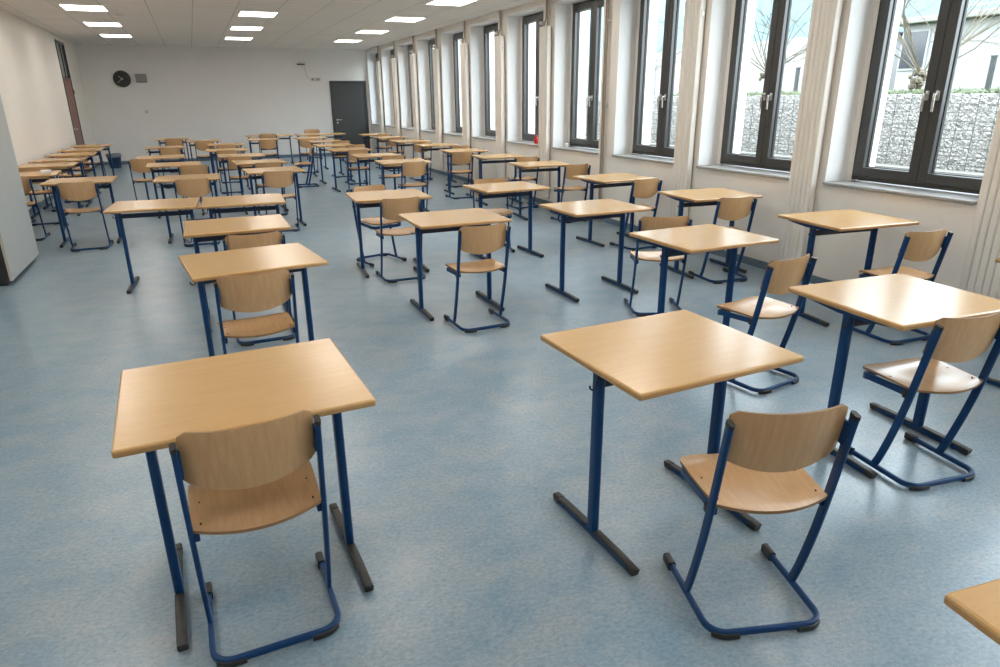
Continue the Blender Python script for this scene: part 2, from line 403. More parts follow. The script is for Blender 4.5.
def make_chair(name='school_chair'):
    t = empty(name, (0, 0, 0))
    obj('seat', seat_bm(), [M['ply'], M['plyedge']], t, True, 35)
    obj('backrest', back_bm(), [M['ply'], M['plyedge']], t, True, 35)
    # U shaped floor skid, open to the front
    hx, yb, yf, rc = 0.1905, -0.196, 0.176, 0.062
    path = [(-hx, yf, 0.021)]
    for cx, a0 in ((-hx + rc, 180), (hx - rc, 270)):
        for k in range(8):
            a = R(a0 + 90*k/7); path.append((cx + rc*math.cos(a), yb + rc + rc*math.sin(a), 0.021))
    path.append((hx, yf, 0.021))
    bm = BM(); sweep(bm, path, rrect(0.018, 0.024, 0.007))
    skid = obj('skid_frame', bm, M['blue'], t, True)
    for s in (-1, 1):
        bm = BM(); sweep(bm, [(s*hx, 0.132, 0.0205), (s*hx, 0.183, 0.0205), (s*hx, 0.188, 0.0205)], rrect(0.027, 0.036, 0.009), side=(1, 0, 0))
        obj('glide', bm, M['black'], skid, True)
        # rear corner pad clipped round the bend
        pts = [(s*(hx - rc + (rc + 0.001)*math.cos(R(a))), yb + rc - (rc + 0.001)*math.sin(R(a)), 0.0125) for a in (42, 55, 68, 80, 90)]
        pts += [(s*(hx - rc - 0.03), yb - 0.001, 0.0125)]
        bm = BM(); sweep(bm, pts, rrect(0.026, 0.022, 0.007))
        obj('glide', bm, M['black'], skid, True)
    for s in (-1, 1):
        px = s*0.1905
        pts = spline([(px, 0.008, 0.018), (px, -0.013, 0.070), (px, -0.038, 0.15), (px, -0.073, 0.28), (px, -0.104, 0.42), (px, -0.134, 0.58), (px, -0.1625, 0.736)], 4)
        bm = BM(); sweep(bm, pts, rrect(0.0155, 0.035, 0.007), side=(1, 0, 0))
        pole = obj('support_pole', bm, M['blue'], t, True)
        d = (pts[-1] - pts[-2]).normalized(); e = pts[-1]
        bm = BM(); sweep(bm, [e - d*0.004, e + d*0.006, e + d*0.010], rrect(0.0175, 0.037, 0.008), side=(1, 0, 0))
        obj('end_cap', bm, M['black'], pole, True)
        # plate that holds the backrest
        bm = BM()
        q = [Vector((s*0.181, lean(z) + 0.012, z)) for z in (0.635, 0.665, 0.695, 0.715)]
        sweep(bm, q, rrect(0.006, 0.034, 0.002), side=(1, 0, 0))
        obj('backrest_bracket', bm, M['blue'], t, True)
        bm = BM(); box(bm, s*0.186 - 0.012, s*0.186 + 0.009, lean(0.41) + 0.004, lean(0.41) + 0.036, 0.394, 0.427, 0.004)
        obj('stacking_buffer', bm, M['black'], t, True)
    # flat rail under the seat: along both sides and round the front
    hx2, y2, y3, r2 = 0.176, -0.105, 0.185, 0.05
    path = [(-hx2, y2, 0.414)]
    for cx, a0 in ((-hx2 + r2, 180), (hx2 - r2, 90)):
        for k in range(7):
            a = R(a0 - 90*k/6); path.append((cx + r2*math.cos(a), y3 - r2 + r2*math.sin(a), 0.414 - 0.020*max(0, (y3 - r2 + r2*math.sin(a) - 0.10)/0.08)))
    path.append((hx2, y2, 0.414))
    bm = BM(); sweep(bm, path, rrect(0.014, 0.030, 0.004))
    obj('seat_rail', bm, M['blue'], t, True)
    # rivets, two per side on the seat and on the backrest
    for s in (-1, 1):
        for y in (-0.085, 0.035):
            bm = BM(); cyl(bm, (s*0.162, y), 0.0030, 0.4370, 0.4455, 10); obj('seat_screw', bm, M['screw'], t, True)
    return t

def copy_tree(o, parent=None):
    c = o.copy(); COL.objects.link(c)
    if parent: c.parent = parent
    for ch in o.children: copy_tree(ch, c)
    return c
DESK = make_desk(); CHAIR = make_chair(); used = {'d': False, 'c': False}
def put(kind, x, y, deg, label, group):
    src = DESK if kind == 'd' else CHAIR
    o = src if not used[kind] else copy_tree(src)
    used[kind] = True
    k = 1.02 if kind == 'd' else 1.0
    o.location = (x*k, y*k, 0); o.rotation_euler = (0, 0, R(deg))
    return tag(o, label, 'desk' if kind == 'd' else 'chair', group)
GD = 'single pupil desks'; GC = 'school chairs'
D_ = lambda x, y, a, l: put('d', x, y, a, l, GD)
C_ = lambda x, y, a, l: put('c', x, y, a, l, GC)

# --- aisle-side row straight ahead on the left (front to back)
D_(0.022, 2.135, 2.4, 'large near beech desk at bottom left with a chair pulled up to it')
C_(0.012, 1.972, 1.3, 'near school chair at bottom left, backrest against the large desk')
D_(0.130, 0.369, 6.0, 'desk almost wholly below the bottom edge, only one corner showing')
D_(0.193, 4.017, 7.0, 'second desk from camera in the left row, chair back showing beneath it')
C_(0.163, 3.75, 4.0, 'chair seen under the second desk from camera in the left row')
D_(0.18, 5.27, 0.0, 'third desk from camera in the left row, chair back in front of it')
C_(0.257, 4.905, 2.0, 'chair between second and third desks from camera in the left row')
D_(-0.42, 6.67, -3.9, 'left one of two chairless desks standing end to end across the aisle')
D_(0.315, 6.60, -2.4, 'right one of two chairless desks standing end to end across the aisle')
D_(-0.16, 8.91, -1.7, 'desk directly behind the two chairless desks, wide chair back before it')
C_(-0.11, 8.72, 0.0, 'chair directly behind the two chairless end-to-end desks')
D_(-0.35, 10.94, 0.2, 'desk two places behind the left chairless desk of the pair')
C_(-0.09, 10.60, 0.0, 'chair at the right end of the desk two behind the chairless pair')
D_(-0.57, 12.51, 0.5, 'desk three places behind the left chairless desk, chair at its left end')
C_(-0.81, 12.15, 0.0, 'chair alone at the left end of the third desk behind the chairless pair')
D_(-0.58, 15.10, 0.8, 'desk below the wall clock, second from far wall in its row')
C_(-0.49, 14.88, 0.0, 'chair at the desk second from the far wall below the clock')
D_(-0.52, 18.40, 0.6, 'farthest desk below the wall clock, close to the far wall')
C_(-0.49, 18.2, 0.0, 'farthest chair below the wall clock, close to the far wall')
D_(0.14, 17.05, 0.8, 'far desk just right of the desk below the wall clock')
C_(0.145, 16.80, 0.0, 'chair with seat and floor visible beneath, just right of the clock desks')
# --- desk beside the cupboard
D_(-1.30, 9.21, -0.7, 'desk standing clear just right of the grey cupboard')
C_(-1.30, 9.01, 0.0, 'chair at the desk just right of the grey cupboard')
# --- row against the left wall
ordn = ['first', 'second', 'third', 'fourth', 'fifth', 'sixth', 'seventh', 'eighth', 'ninth', 'tenth', 'eleventh', 'twelfth', 'thirteenth', 'fourteenth', 'fifteenth']
for k, (x, y, a) in enumerate([(-2.04, 10.34, 2.0), (-2.03, 11.72, 1.0), (-2.03, 12.70, -0.5), (-2.02, 13.97, 0.6), (-2.03, 15.2, 1.5), (-2.0, 16.6, -1.5)]):
    D_(x, y, a, 'desk against the left wall, ' + ['nearest, with white paper on it', 'second behind the cupboard', 'third behind the cupboard', 'fourth behind the cupboard', 'fifth behind the cupboard', 'last one by the red brown door'][k])
for k, (x, y, a) in enumerate([(-2.09, 9.93, 0.0), (-2.09, 11.20, 0.0), (-2.03, 12.53, 0.0), (-2.00, 13.55, 0.0), (-2.03, 14.80, 2.0), (-2.0, 16.2, -2.0)]):
    C_(x, y, a, 'chair at ' + ['nearest', 'second', 'third', 'fourth', 'fifth', 'last'][k] + ' desk of the row against the left wall')
# --- second row from the left, starting behind the chairless pair
for k, (x, y, a, cx, cy) in enumerate([(0.86, 9.37, 3.0, 0.885, 9.17), (0.80, 10.75, 3.0, 0.895, 10.54), (0.64, 12.20, 1.0, 0.59, 11.86), (0.49, 13.74, 0.6, 0.475, 13.53), (0.54, 15.45, 0.0, 0.55, 15.25)]):
    D_(x, y, a, 'desk ' + ['nearest', 'second', 'third', 'fourth', 'last'][k] + ' in the row of five right of the chairless pair')
    C_(cx, cy, 0.0, 'chair at ' + ['nearest', 'second', 'third', 'fourth', 'last'][k] + ' desk in the row of five right of the chairless pair')
D_(1.42, 17.0, 0.6, 'pupil desk just in front of the left long table at the far wall')
C_(1.47, 16.6, 0.0, 'chair at the pupil desk just before the left long table')
# --- middle row
D_(1.467, 1.856, 2.5, 'large near beech desk in the lower centre right, clear floor on its left')
C_(1.497, 1.398, -16.2, 'large near chair at lower right turned slightly right, full floor skid visible')
D_(1.449, 0.240, -6.0, 'desk cut off by the bottom right corner of the picture')
D_(1.723, 4.85, -0.2, 'central desk with one chair before it and bare floor on its left')
C_(1.77, 4.505, 1.8, 'central chair with its whole floor skid showing on bare floor')
D_(1.59, 6.31, -3.2, 'desk with a chair on each side in the middle of the room')
C_(1.62, 6.11, 0.0, 'chair pushed under the near side of the desk with two chairs')
C_(1.60, 6.83, 195, 'chair facing the camera on the far side of the desk with two chairs')
C_(1.875, 13.76, 88.0, 'chair standing alone sideways in the far aisle, seat pointing left')
# --- row left of the window row
D_(2.80, 1.925, -3.6, 'large desk at the right edge with bright window glare on its top')
C_(2.81, 1.745, -7.0, 'glossy chair at the right edge, backrest cut by the picture edge')
D_(2.917, 3.416, 1.6, 'shiny centre right desk with a bag hook and a chair beyond it')
C_(2.895, 2.82, 8.5, 'turned chair with bright seat between the two shiny desks at centre right')
C_(3.18, 4.22, -22.0, 'chair with pale seat showing beneath and behind the shiny centre right desk')
D_(2.95, 4.81, 0.4, 'desk without a chair in front, both long blue feet on open floor')
D_(2.84, 6.36, 2.8, 'desk in line behind the open-footed desk, chair facing the camera behind it')
C_(2.88, 6.80, 168.0, 'chair facing the camera behind the desk in line with the open-footed desk')
for k, (x, y, a, cx, cy) in enumerate([(2.70, 9.74, -2.5, 2.78, 9.54), (2.63, 11.06, -1.0, 2.82, 10.84), (2.51, 12.61, 3.0, 2.60, 12.38), (2.50, 13.98, 2.0, 2.86, 13.78), (2.57, 15.4, -1.0, 2.85, 15.2), (2.50, 16.95, 0.0, 2.33, 16.5)]):
    w = ['nearest', 'second', 'third', 'fourth', 'fifth', 'last'][k]
    D_(x, y, a, w + ' of six desks in the row beside the window row')
    C_(cx, cy, 0.0, 'chair at ' + w + ' of six desks in the row beside the window row')
# --- row along the windows
wrow = [(4.285, 1.90, 0.0, None), (4.29, 3.48, -5.1, (4.33, 3.02, -4)), (4.29, 4.98, -4.7, (4.32, 4.78, -6)), (4.26, 6.55, 2.7, (4.41, 6.29, 4)),
        (4.28, 8.43, -5.0, (4.60, 8.12, 2)), (4.29, 9.89, -4.0, (4.53, 9.5, 1)), (4.25, 11.31, -3.0, (4.02, 10.93, 0)), (4.30, 12.95, -2.0, (4.54, 12.40, 0)),
        (4.20, 14.45, 3.0, (4.24, 13.85, 0)), (4.20, 16.15, 4.0, (4.25, 15.93, 0)), (4.23, 17.75, 0.0, (4.38, 17.5, 0))]
for k, (x, y, a, ch) in enumerate(wrow):
    D_(x, y, a, 'desk in the window row, ' + ['only its tip showing at the right edge', 'first whole one from the right', 'second from the right', 'third from the right', 'fourth from the right', 'fifth from the right', 'sixth from the right', 'seventh from the right', 'eighth from the right', 'ninth from the right', 'last before the grey door'][k])
    if ch:
        C_(ch[0], ch[1], ch[2], 'chair at the ' + ['', 'first whole', 'second', 'third', 'fourth', 'fifth', 'sixth', 'seventh', 'eighth', 'ninth', 'last'][k] + ' desk from the right in the window row')
q = C_(1.66, 18.45, 0.0, 'chair in front of the left long table at the far wall'); q.scale = (1.06,)*3
q = C_(3.03, 20.20, 172.0, 'bright orange brown chair behind the right long table by the far wall'); q.scale = (1.05,)*3
# --- two long tables at the far wall
for x, w, l in ((1.76, 1.15, 'long beech table before the far wall, left of a second long table'), (3.05, 1.27, 'long beech table before the far wall, beside the dark grey door')):
    t = make_desk('long_table', w, DD); t.location = (x, 19.05, 0); tag(t, l, 'table', 'long tables at the far wall')

# ------------------------------------------------------------------ room shell
bm = BM(); box(bm, XL - 0.2, XR + 0.05, YF - 0.2, YB + 0.2, -0.12, 0.0); struct(obj('floor', bm, M['floor']))
bm = BM(); box(bm, XL - 0.2, XO, YF - 0.2, YB + 0.2, H, H + 0.15); struct(obj('ceiling', bm, M['ceiling']))
# far wall with the doorway of the dark grey door
DX0, DX1, DZ = 3.83, 4.845, 2.09
bm = BM()
box(bm, XL - 0.2, DX0, YB, YB + 0.2, 0, H); box(bm, DX1, XR, YB, YB + 0.2, 0, H); box(bm, DX0, DX1, YB, YB + 0.2, DZ, H)
struct(obj('wall_back', bm, M['white']))
bm = BM(); box(bm, XL - 0.2, XO, YF - 0.2, YF, 0, H); struct(obj('wall_front', bm, M['cream']))
# left wall with a door and transom near the far end
LY0, LY1, LZ = 18.06, 19.20, 2.88
bm = BM()
box(bm, XL - 0.2, XL, YF, LY0, 0, H); box(bm, XL - 0.2, XL, LY1, YB, 0, H); box(bm, XL - 0.2, XL, LY0, LY1, LZ, H)
struct(obj('wall_left', bm, M['cream']))
# window wall: apron, lintel and the piers between the openings; white paint inside the openings
def pier(bm, y0, y1):
    b2 = BM(); box(b2, XR, XO, y0, y1, SILL - 0.03, HEAD + 0.03)
    me = bpy.data.meshes.new('tmp'); 
    b2.faces.ensure_lookup_table()
    for f in b2.faces:
        n = f.normal if f.normal.length else None
        f.normal_update()
        f.material_index = 1 if abs(f.normal.y) > 0.5 else 0
    b2.to_mesh(me); b2.free(); bm.from_mesh(me); bpy.data.meshes.remove(me)
bm = BM()
box(bm, XR, XO, YF, YB + 0.2, 0, SILL - 0.03); box(bm, XR, XO, YF, YB + 0.2, HEAD + 0.02, H)
edges = [YF] + sum([[win_far(i) - WW, win_far(i)] for i in WIN], []) + [YB]
edges = [e for e in edges if e >= YF]
# piers between consecutive windows
ys = [(win_far(i), win_far(i + 1) - WW) for i in WIN[:-1]]
ys = [(max(a, YF), b) for a, b in ys if b > YF] + [(win_far(WIN[-1]), YB + 0.2)]
for a, b in ys: pier(bm, a, b)
for i in WIN:                                     # ceiling and base of each opening
    a, b = win_far(i) - WW, win_far(i)
    if a < YF: continue
    box(bm, XR, XO, a, b, HEAD, HEAD + 0.02, mi=1)
    box(bm, GX, XO, b - 0.048, b + 0.001, SILL, HEAD + 0.01); box(bm, GX, XO, a - 0.001, a + 0.026, SILL, HEAD + 0.01)   # stop behind the frame
    box(bm, XR + 0.02, XO, a, b, SILL - 0.03, SILL - 0.024, mi=1)
struct(obj('wall_right', bm, [M['cream'], M['reveal']]))
# cove strips along the floor
bm = BM(); box(bm, XR - 0.012, XR, YF, YB, 0, 0.075, 0.003); struct(obj('baseboard_right', bm, M['cove']))
bm = BM(); box(bm, XL, XL + 0.012, YF, LY0 - 0.05, 0, 0.075, 0.003); box(bm, XL, XL + 0.012, LY1 + 0.05, YB, 0, 0.075, 0.003); struct(obj('baseboard_left', bm, M['cove']))
bm = BM(); box(bm, XL, DX0 - 0.05, YB - 0.012, YB, 0, 0.085, 0.003); struct(obj('baseboard_back', bm, M['cove']))

# ------------------------------------------------------------------ windows: frame, two sashes with panes, handles, sill board
def sash_bm(y0, y1, z0, z1, x0, x1, t, inner=0.012):
    bm = BM()
    box(bm, x0, x1, y0, y0 + t, z0, z1, 0.004); box(bm, x0, x1, y1 - t, y1, z0, z1, 0.004)
    box(bm, x0, x1, y0 + t, y1 - t, z0, z0 + t, 0.004); box(bm, x0, x1, y0 + t, y1 - t, z1 - t, z1, 0.004)
    g = 0.006                                     # gasket line round the glass
    for a, b, c, d in ((y0+t, y0+t+g, z0+t, z1-t), (y1-t-g, y1-t, z0+t, z1-t), (y0+t, y1-t, z0+t, z0+t+g), (y0+t, y1-t, z1-t-g, z1-t)):
        box(bm, x0 + 0.045, x0 + 0.064, a, b, c, d, mi=1)
    return bm
def handle_bm(yc, zc, x):
    bm = BM()
    box(bm, x - 0.010, x, yc - 0.015, yc + 0.015, zc - 0.035, zc + 0.035, 0.004)
    tube(bm, [(x - 0.008, yc, zc + 0.008), (x - 0.040, yc, zc + 0.008)], 0.008)
    pts = spline([(x - 0.040, yc, zc + 0.016), (x - 0.046, yc, zc - 0.01), (x - 0.044, yc, zc - 0.06), (x - 0.042, yc, zc - 0.115)], 3)
    sweep(bm, pts, rrect(0.020, 0.011, 0.004), side=(0, 1, 0))
    return bm
def make_window():
    y1, y0 = -0.048, -WW + 0.026                  # local y: 0 is the far side of the opening
    zb, zt = SILL + 0.012, HEAD - 0.004
    bm = BM(); f = 0.052
    box(bm, GX, GX + 0.075, y0, y0 + f, zb, zt, 0.003); box(bm, GX, GX + 0.075, y1 - f, y1, zb, zt, 0.003)
    box(bm, GX, GX + 0.075, y0 + f, y1 - f, zb, zb + f, 0.003); box(bm, GX, GX + 0.075, y0 + f, y1 - f, zt - f, zt, 0.003)
    w = obj('window_frame', bm, M['anth'])
    ym = (y0 + y1) / 2; o = 0.030; s = 0.078
    for k, (a, b) in enumerate(((y0 + f - 0.018, ym - 0.002), (ym + 0.002, y1 - f + 0.018))):
        sh = obj('window_sash', sash_bm(a, b, zb + f - 0.018, zt - f + 0.018, GX - 0.022, GX + 0.062, s), [M['anth'], M['gasket']], w)
        bm = BM(); box(bm, GX + 0.036, GX + 0.042, a + s, b - s, zb + f - 0.018 + s, zt - f + 0.018 - s); obj('pane', bm, M['glass'], sh)
        yh = (b - 0.040) if k == 0 else (a + 0.040)
        obj('window_handle', handle_bm(yh, 1.60, GX - 0.022), M['steel'], sh, True)
    bm = BM(); box(bm, XR - 0.030, GX + 0.03, -WW + 0.001, -0.001, SILL - 0.024, SILL, 0.004)
    obj('window_sill', bm, M['stonesill'], w)
    bm = BM(); box(bm, GX + 0.075, XO + 0.04, -WW + 0.001, -0.001, SILL - 0.024, SILL - 0.006, 0.003)
    obj('outer_sill', bm, M['anth'], w)
    return w
WINDOW = make_window(); first = True
for i in WIN:
    if win_far(i) - WW < YF: continue
    w = WINDOW if first else copy_tree(WINDOW); first = False
    w.name = 'window_%d' % (i + 5); w.location = (0, win_far(i), 0); struct(w)

# ------------------------------------------------------------------ tall column radiators on the piers
def make_radiator():
    """five vertical tubes, two deep, with headers; local y 0 = near edge, x 0 = wall"""
    t = empty('column_radiator', (0, 0, 0))
    bm = BM(); n, p = 5, 0.0515
    for k in range(n):
        y = 0.026 + k*p
        sweep(bm, [(-0.062, y, 0.135), (-0.062, y, 0.155), (-0.062, y, 1.331)], rrect(0.0475, 0.072, 0.012, 4), side=(0, 1, 0))
        sweep(bm, [(-0.062, y, 1.3345), (-0.062, y, 2.565), (-0.062, y, 2.585)], rrect(0.0480, 0.073, 0.012, 4), side=(0, 1, 0))
        sweep(bm, [(-0.062, y, 1.30), (-0.062, y, 1.36)], rrect(0.043, 0.068, 0.012, 4), side=(0, 1, 0))
    obj('tube_columns', bm, M['rad'], t, True, 50)
    for z, nm in ((0.165, 'lower_header'), (2.555, 'upper_header')):
        bm = BM(); tube(bm, [(-0.062, 0.004, z), (-0.062, 0.256, z)], 0.028, 14); obj(nm, bm, M['rad'], t, True)
    bm = BM(); box(bm, -0.026, 0, 0.05, 0.075, 0.3, 0.33, 0.003); box(bm, -0.026, 0, 0.19, 0.215, 0.3, 0.33, 0.003)
    box(bm, -0.026, 0, 0.05, 0.075, 2.36, 2.39, 0.003); box(bm, -0.026, 0, 0.19, 0.215, 2.36, 2.39, 0.003)
    obj('wall_bracket', bm, M['rad'], t)
    bm = BM(); tube(bm, [(-0.062, 0.006, 2.40), (-0.062, -0.006, 2.40)], 0.011, 12); obj('air_vent', bm, M['steel'], t, True)
    # valve and feed pipes up to the ceiling
    bm = BM(); tube(bm, [(-0.062, 0.175, 2.58), (-0.062, 0.175, 2.65)], 0.012, 10); tube(bm, [(-0.062, 0.175, 2.64), (-0.062, 0.235, 2.64)], 0.013, 10)
    v = obj('valve', bm, M['copper'], t, True)
    bm = BM(); tube(bm, [(-0.062, 0.232, 2.64), (-0.062, 0.292, 2.64)], 0.022, 14); obj('thermostat_head', bm, M['valvewhite'], v, True)
    for y, r in ((0.150, 0.011), (0.105, 0.009)):
        bm = BM(); tube(bm, [(-0.050, y + 0.025, 2.64), (-0.040, y, 2.69), (-0.040, y, H)] if r > 0.01 else [(-0.040, y, 2.57), (-0.040, y, H)], r, 10)
        obj('feed_pipe', bm, M['copper'], t, True)
    return t
RAD = make_radiator(); first = True; n = 0
radi = [i for i in range(-3, 10) if i != 2]
for i in radi:
    if win_far(i) < 0: continue
    r = RAD if first else copy_tree(RAD); first = False
    r.location = (XR, win_far(i) + 0.055, 0)
    lab = {-2: 'just outside the picture', -1: 'cut by the right edge of the picture, widest ribs', 0: 'between first and second windows from the right', 1: 'between second and third windows from the right'}
    k = i + 1
    tag(r, 'tall cream column radiator ' + lab.get(i, 'on the pier beyond the %s window from the right' % ordn[k] if k < 15 else ''), 'radiator', 'column radiators')
# two riser pipes on the pier that has no radiator
p = empty('riser_pipes', (XR, win_far(2) + 0.20, 0))
for dy, r in ((0.0, 0.013), (0.038, 0.011)):
    bm = BM(); tube(bm, [(-0.045, dy, 0.0), (-0.045, dy, H)], r, 12); obj('pipe', bm, M['copper'], p, True)
bm = BM()
for z in (0.5, 1.5, 2.5): box(bm, -0.045, 0.0, -0.016, 0.052, z, z + 0.02, 0.002)
obj('pipe_clip', bm, M['steel'], p)
tag(p, 'pair of thin brown heating pipes on the pier without a radiator', 'pipe')

# ------------------------------------------------------------------ doors
d = obj('door_frame', BM(), M['doorframe'])
bm = BM()
box(bm, DX0 - 0.03, DX0 + 0.05, YB - 0.02, YB + 0.14, 0, DZ + 0.03, 0.003); box(bm, DX1 - 0.05, DX1 + 0.03, YB - 0.02, YB + 0.14, 0, DZ + 0.03, 0.003); box(bm, DX0 + 0.05, DX1 - 0.05, YB - 0.02, YB + 0.14, DZ - 0.05, DZ + 0.03, 0.003)
bpy.data.objects.remove(d)
door = struct(obj('door_1', bm, M['doorframe']))
bm = BM(); box(bm, DX0 + 0.05, DX1 - 0.05, YB + 0.0, YB + 0.045, 0.006, DZ - 0.052, 0.003); leaf = obj('door_leaf', bm, M['doorgrey'], door)
bm = BM(); x = DX0 + 0.115
disc(bm, 'y', (x, 1.03), 0.026, YB - 0.010, YB, 18); tube(bm, [(x, YB - 0.008, 1.03), (x, YB - 0.05, 1.03)], 0.010); tube(bm, [(x - 0.006, YB - 0.05, 1.03), (x + 0.125, YB - 0.05, 1.03)], 0.010)
disc(bm, 'y', (x, 0.945), 0.026, YB - 0.008, YB, 18)
obj('door_handle', bm, M['steel'], leaf, True)
bm = BM(); box(bm, DX0, DX1, YB + 0.14, YB + 0.2, 0, DZ); struct(obj('trim_1', bm, M['doorframe']))

bm = BM()
for a, b, c, e in ((LY0, LY0 + 0.05, 0, LZ), (LY1 - 0.05, LY1, 0, LZ), (LY0 + 0.05, LY1 - 0.05, LZ - 0.05, LZ), (LY0 + 0.05, LY1 - 0.05, 2.09, 2.13)):
    box(bm, XL - 0.16, XL + 0.015, a, b, c, e, 0.003)
door2 = struct(obj('door_2', bm, M['doorframe']))
bm = BM(); box(bm, XL - 0.045, XL + 0.004, LY0 + 0.05, LY1 - 0.05, 0.006, 2.09, 0.003); leaf = obj('door_leaf', bm, M['doorred'], door2)
bm = BM(); y = LY0 + 0.13
tube(bm, [(XL + 0.004, y, 1.03), (XL + 0.055, y, 1.03)], 0.010); tube(bm, [(XL + 0.055, y - 0.006, 1.03), (XL + 0.055, y + 0.12, 1.03)], 0.010); disc(bm, 'x', (y, 1.03), 0.026, XL + 0.003, XL + 0.013, 18)
obj('door_handle', bm, M['steel'], leaf, True)
bm = BM(); box(bm, XL + 0.002, XL + 0.03, LY1 - 0.055, LY1 + 0.02, 1.78, 1.88, 0.004); obj('hinge', bm, M['doorred'], leaf)
bm = BM(); box(bm, XL - 0.03, XL - 0.022, LY0 + 0.05, LY1 - 0.05, 2.13, LZ - 0.05); obj('transom_pane', bm, mat('grey green frosted glass', (0.30, 0.33, 0.31), 0.25), door2)
bm = BM(); box(bm, XL - 0.024, XL - 0.002, 18.70, 18.73, 2.13, LZ - 0.05); box(bm, XL - 0.024, XL - 0.002, 19.06, 19.09, 2.13, LZ - 0.05); obj('transom_bar', bm, M['black'], door2)
bm = BM(); box(bm, XL - 0.2, XL - 0.16, LY0, LY1, 0, LZ); struct(obj('trim_2', bm, M['white']))

# ------------------------------------------------------------------ ceiling lights
def make_light():
    t = empty('ceiling_light', (0, 0, 0)); w, l = 0.57, 0.70
    bm = BM(); e = 0.018
    for a, b, c, dd in ((-w/2-e, -w/2, -l/2-e, l/2+e), (w/2, w/2+e, -l/2-e, l/2+e), (-w/2, w/2, -l/2-e, -l/2), (-w/2, w/2, l/2, l/2+e)):
        box(bm, a, b, c, dd, -0.010, 0.0, 0.002)
    obj('lamp_frame', bm, M['lampframe'], t)
    bm = BM(); box(bm, -w/2, w/2, -l/2, l/2, -0.006, -0.001); obj('diffuser', bm, M['lamp'], t)
    return t
LIGHT = make_light(); first = True
cols = [(-1.29, 'left'), (1.24, 'middle'), (3.79, 'window-side')]
rows = [18.05, 15.50, 12.95, 10.45, 7.90, 5.35, 2.80, 0.25]
for cx, cn in cols:
    for k, y in enumerate(rows):
        o = LIGHT if first else copy_tree(LIGHT); first = False
        o.location = (cx, y, H)
        tag(o, 'square lit ceiling panel in the %s line, %s from the far wall' % (cn, ordn[k]), 'ceiling light', 'ceiling light panels')
# two small round sensors in the ceiling
bm = BM(); lathe(bm, [(0.055, H), (0.055, H - 0.012), (0.035, H - 0.03), (0.012, H - 0.034)], (-0.88, 13.7), 20)
tag(obj('smoke_detector', bm, M['cable'], None, True), 'small round detector on the ceiling between the left and middle lights', 'smoke detector')

# ------------------------------------------------------------------ cupboard at the left
cy0, cy1, cxf, ch = 7.36, 8.62, -1.755, 1.98
cup = empty('cupboard', ((XL + cxf)/2, (cy0 + cy1)/2, 0)); ox, oy = (XL + cxf)/2, (cy0 + cy1)/2
def bxp(x0, x1, y0, y1, z0, z1, b=0.002): 
    q = BM(); box(q, x0 - ox, x1 - ox, y0 - oy, y1 - oy, z0, z1, b); return q
obj('carcass', bxp(XL + 0.02, cxf - 0.022, cy0 + 0.004, cy1, 0.04, ch), M['cupboarddark'], cup)
obj('plinth', bxp(XL + 0.05, cxf - 0.05, cy0 + 0.03, cy1 - 0.02, 0.0, 0.04), M['black'], cup)
obj('top_board', bxp(XL + 0.01, cxf + 0.004, cy0 - 0.004, cy1 + 0.004, ch, ch + 0.022), M['cupboard'], cup)
for a, b in ((cy0, (cy0 + cy1)/2 - 0.0005), ((cy0 + cy1)/2 + 0.0005, cy1)):
    dr = obj('cupboard_door', bxp(cxf - 0.020, cxf, a, b, 0.045, ch - 0.004), M['cupboard'], cup)
    yk = b - 0.04 if a == cy0 else a + 0.04
    q = BM(); tube(q, [(cxf - ox, yk - oy, 1.50), (cxf + 0.018 - ox, yk - oy, 1.50)], 0.010, 10); obj('knob', q, M['steel'], dr, True)
obj('door_edging', bxp(cxf - 0.021, cxf + 0.0005, cy0 - 0.003, cy0 + 0.002, 0.045, ch - 0.004, 0.0), M['plyraw'], cup)
tag(cup, 'tall light grey cupboard standing at the left edge against the left wall', 'cupboard')

# ------------------------------------------------------------------ things on the walls and around
ck = empty('wall_clock', (-1.56, YB, 2.165))
bm = BM(); disc(bm, 'y', (0, 0), 0.205, -0.045, 0.0, 40); obj('clock_case', bm, M['black'], ck, True)
bm = BM(); disc(bm, 'y', (0, 0), 0.188, -0.049, -0.045, 40); obj('dial', bm, M['clockface'], ck, True)
def hand(L, w, ang, y):
    q = BM(); a = R(ang); dx, dz = math.sin(a), math.cos(a)
    pts = [(-dz*w - dx*0.03, dx*w - dz*0.03), (dz*w - dx*0.03, -dx*w - dz*0.03), (dz*w*0.6 + dx*L, -dx*w*0.6 + dz*L), (-dz*w*0.6 + dx*L, dx*w*0.6 + dz*L)]
    fr = [q.verts.new((x, y, z)) for x, z in pts]; bk = [q.verts.new((x, y + 0.003, z)) for x, z in pts]
    q.faces.new(fr); q.faces.new(bk[::-1])
    for k in range(4): q.faces.new((fr[k], fr[(k+1) % 4], bk[(k+1) % 4], bk[k]))
    return q
obj('hour_hand', hand(0.105, 0.010, -48, -0.056), M['clockmark'], ck); obj('minute_hand', hand(0.155, 0.007, 230, -0.060), M['clockmark'], ck)
bm = BM()
for k in range(12):
    a = R(30*k); dx, dz = math.sin(a), math.cos(a); w = 0.0045; a0, a1 = 0.150, 0.174
    vs = [(-dz*w + dx*a0, dx*w + dz*a0), (dz*w + dx*a0, -dx*w + dz*a0), (dz*w + dx*a1, -dx*w + dz*a1), (-dz*w + dx*a1, dx*w + dz*a1)]
    fr = [bm.verts.new((x, -0.0515, z)) for x, z in vs]; bk = [bm.verts.new((x, -0.0485, z)) for x, z in vs]
    bm.faces.new(fr); bm.faces.new(bk[::-1])
    for j in range(4): bm.faces.new((fr[j], fr[(j+1) % 4], bk[(j+1) % 4], bk[j]))
obj('hour_marks', bm, mat('dim clock marks', (0.12, 0.12, 0.11), 0.5), ck)
tag(ck, 'round black wall clock high on the far wall', 'clock')
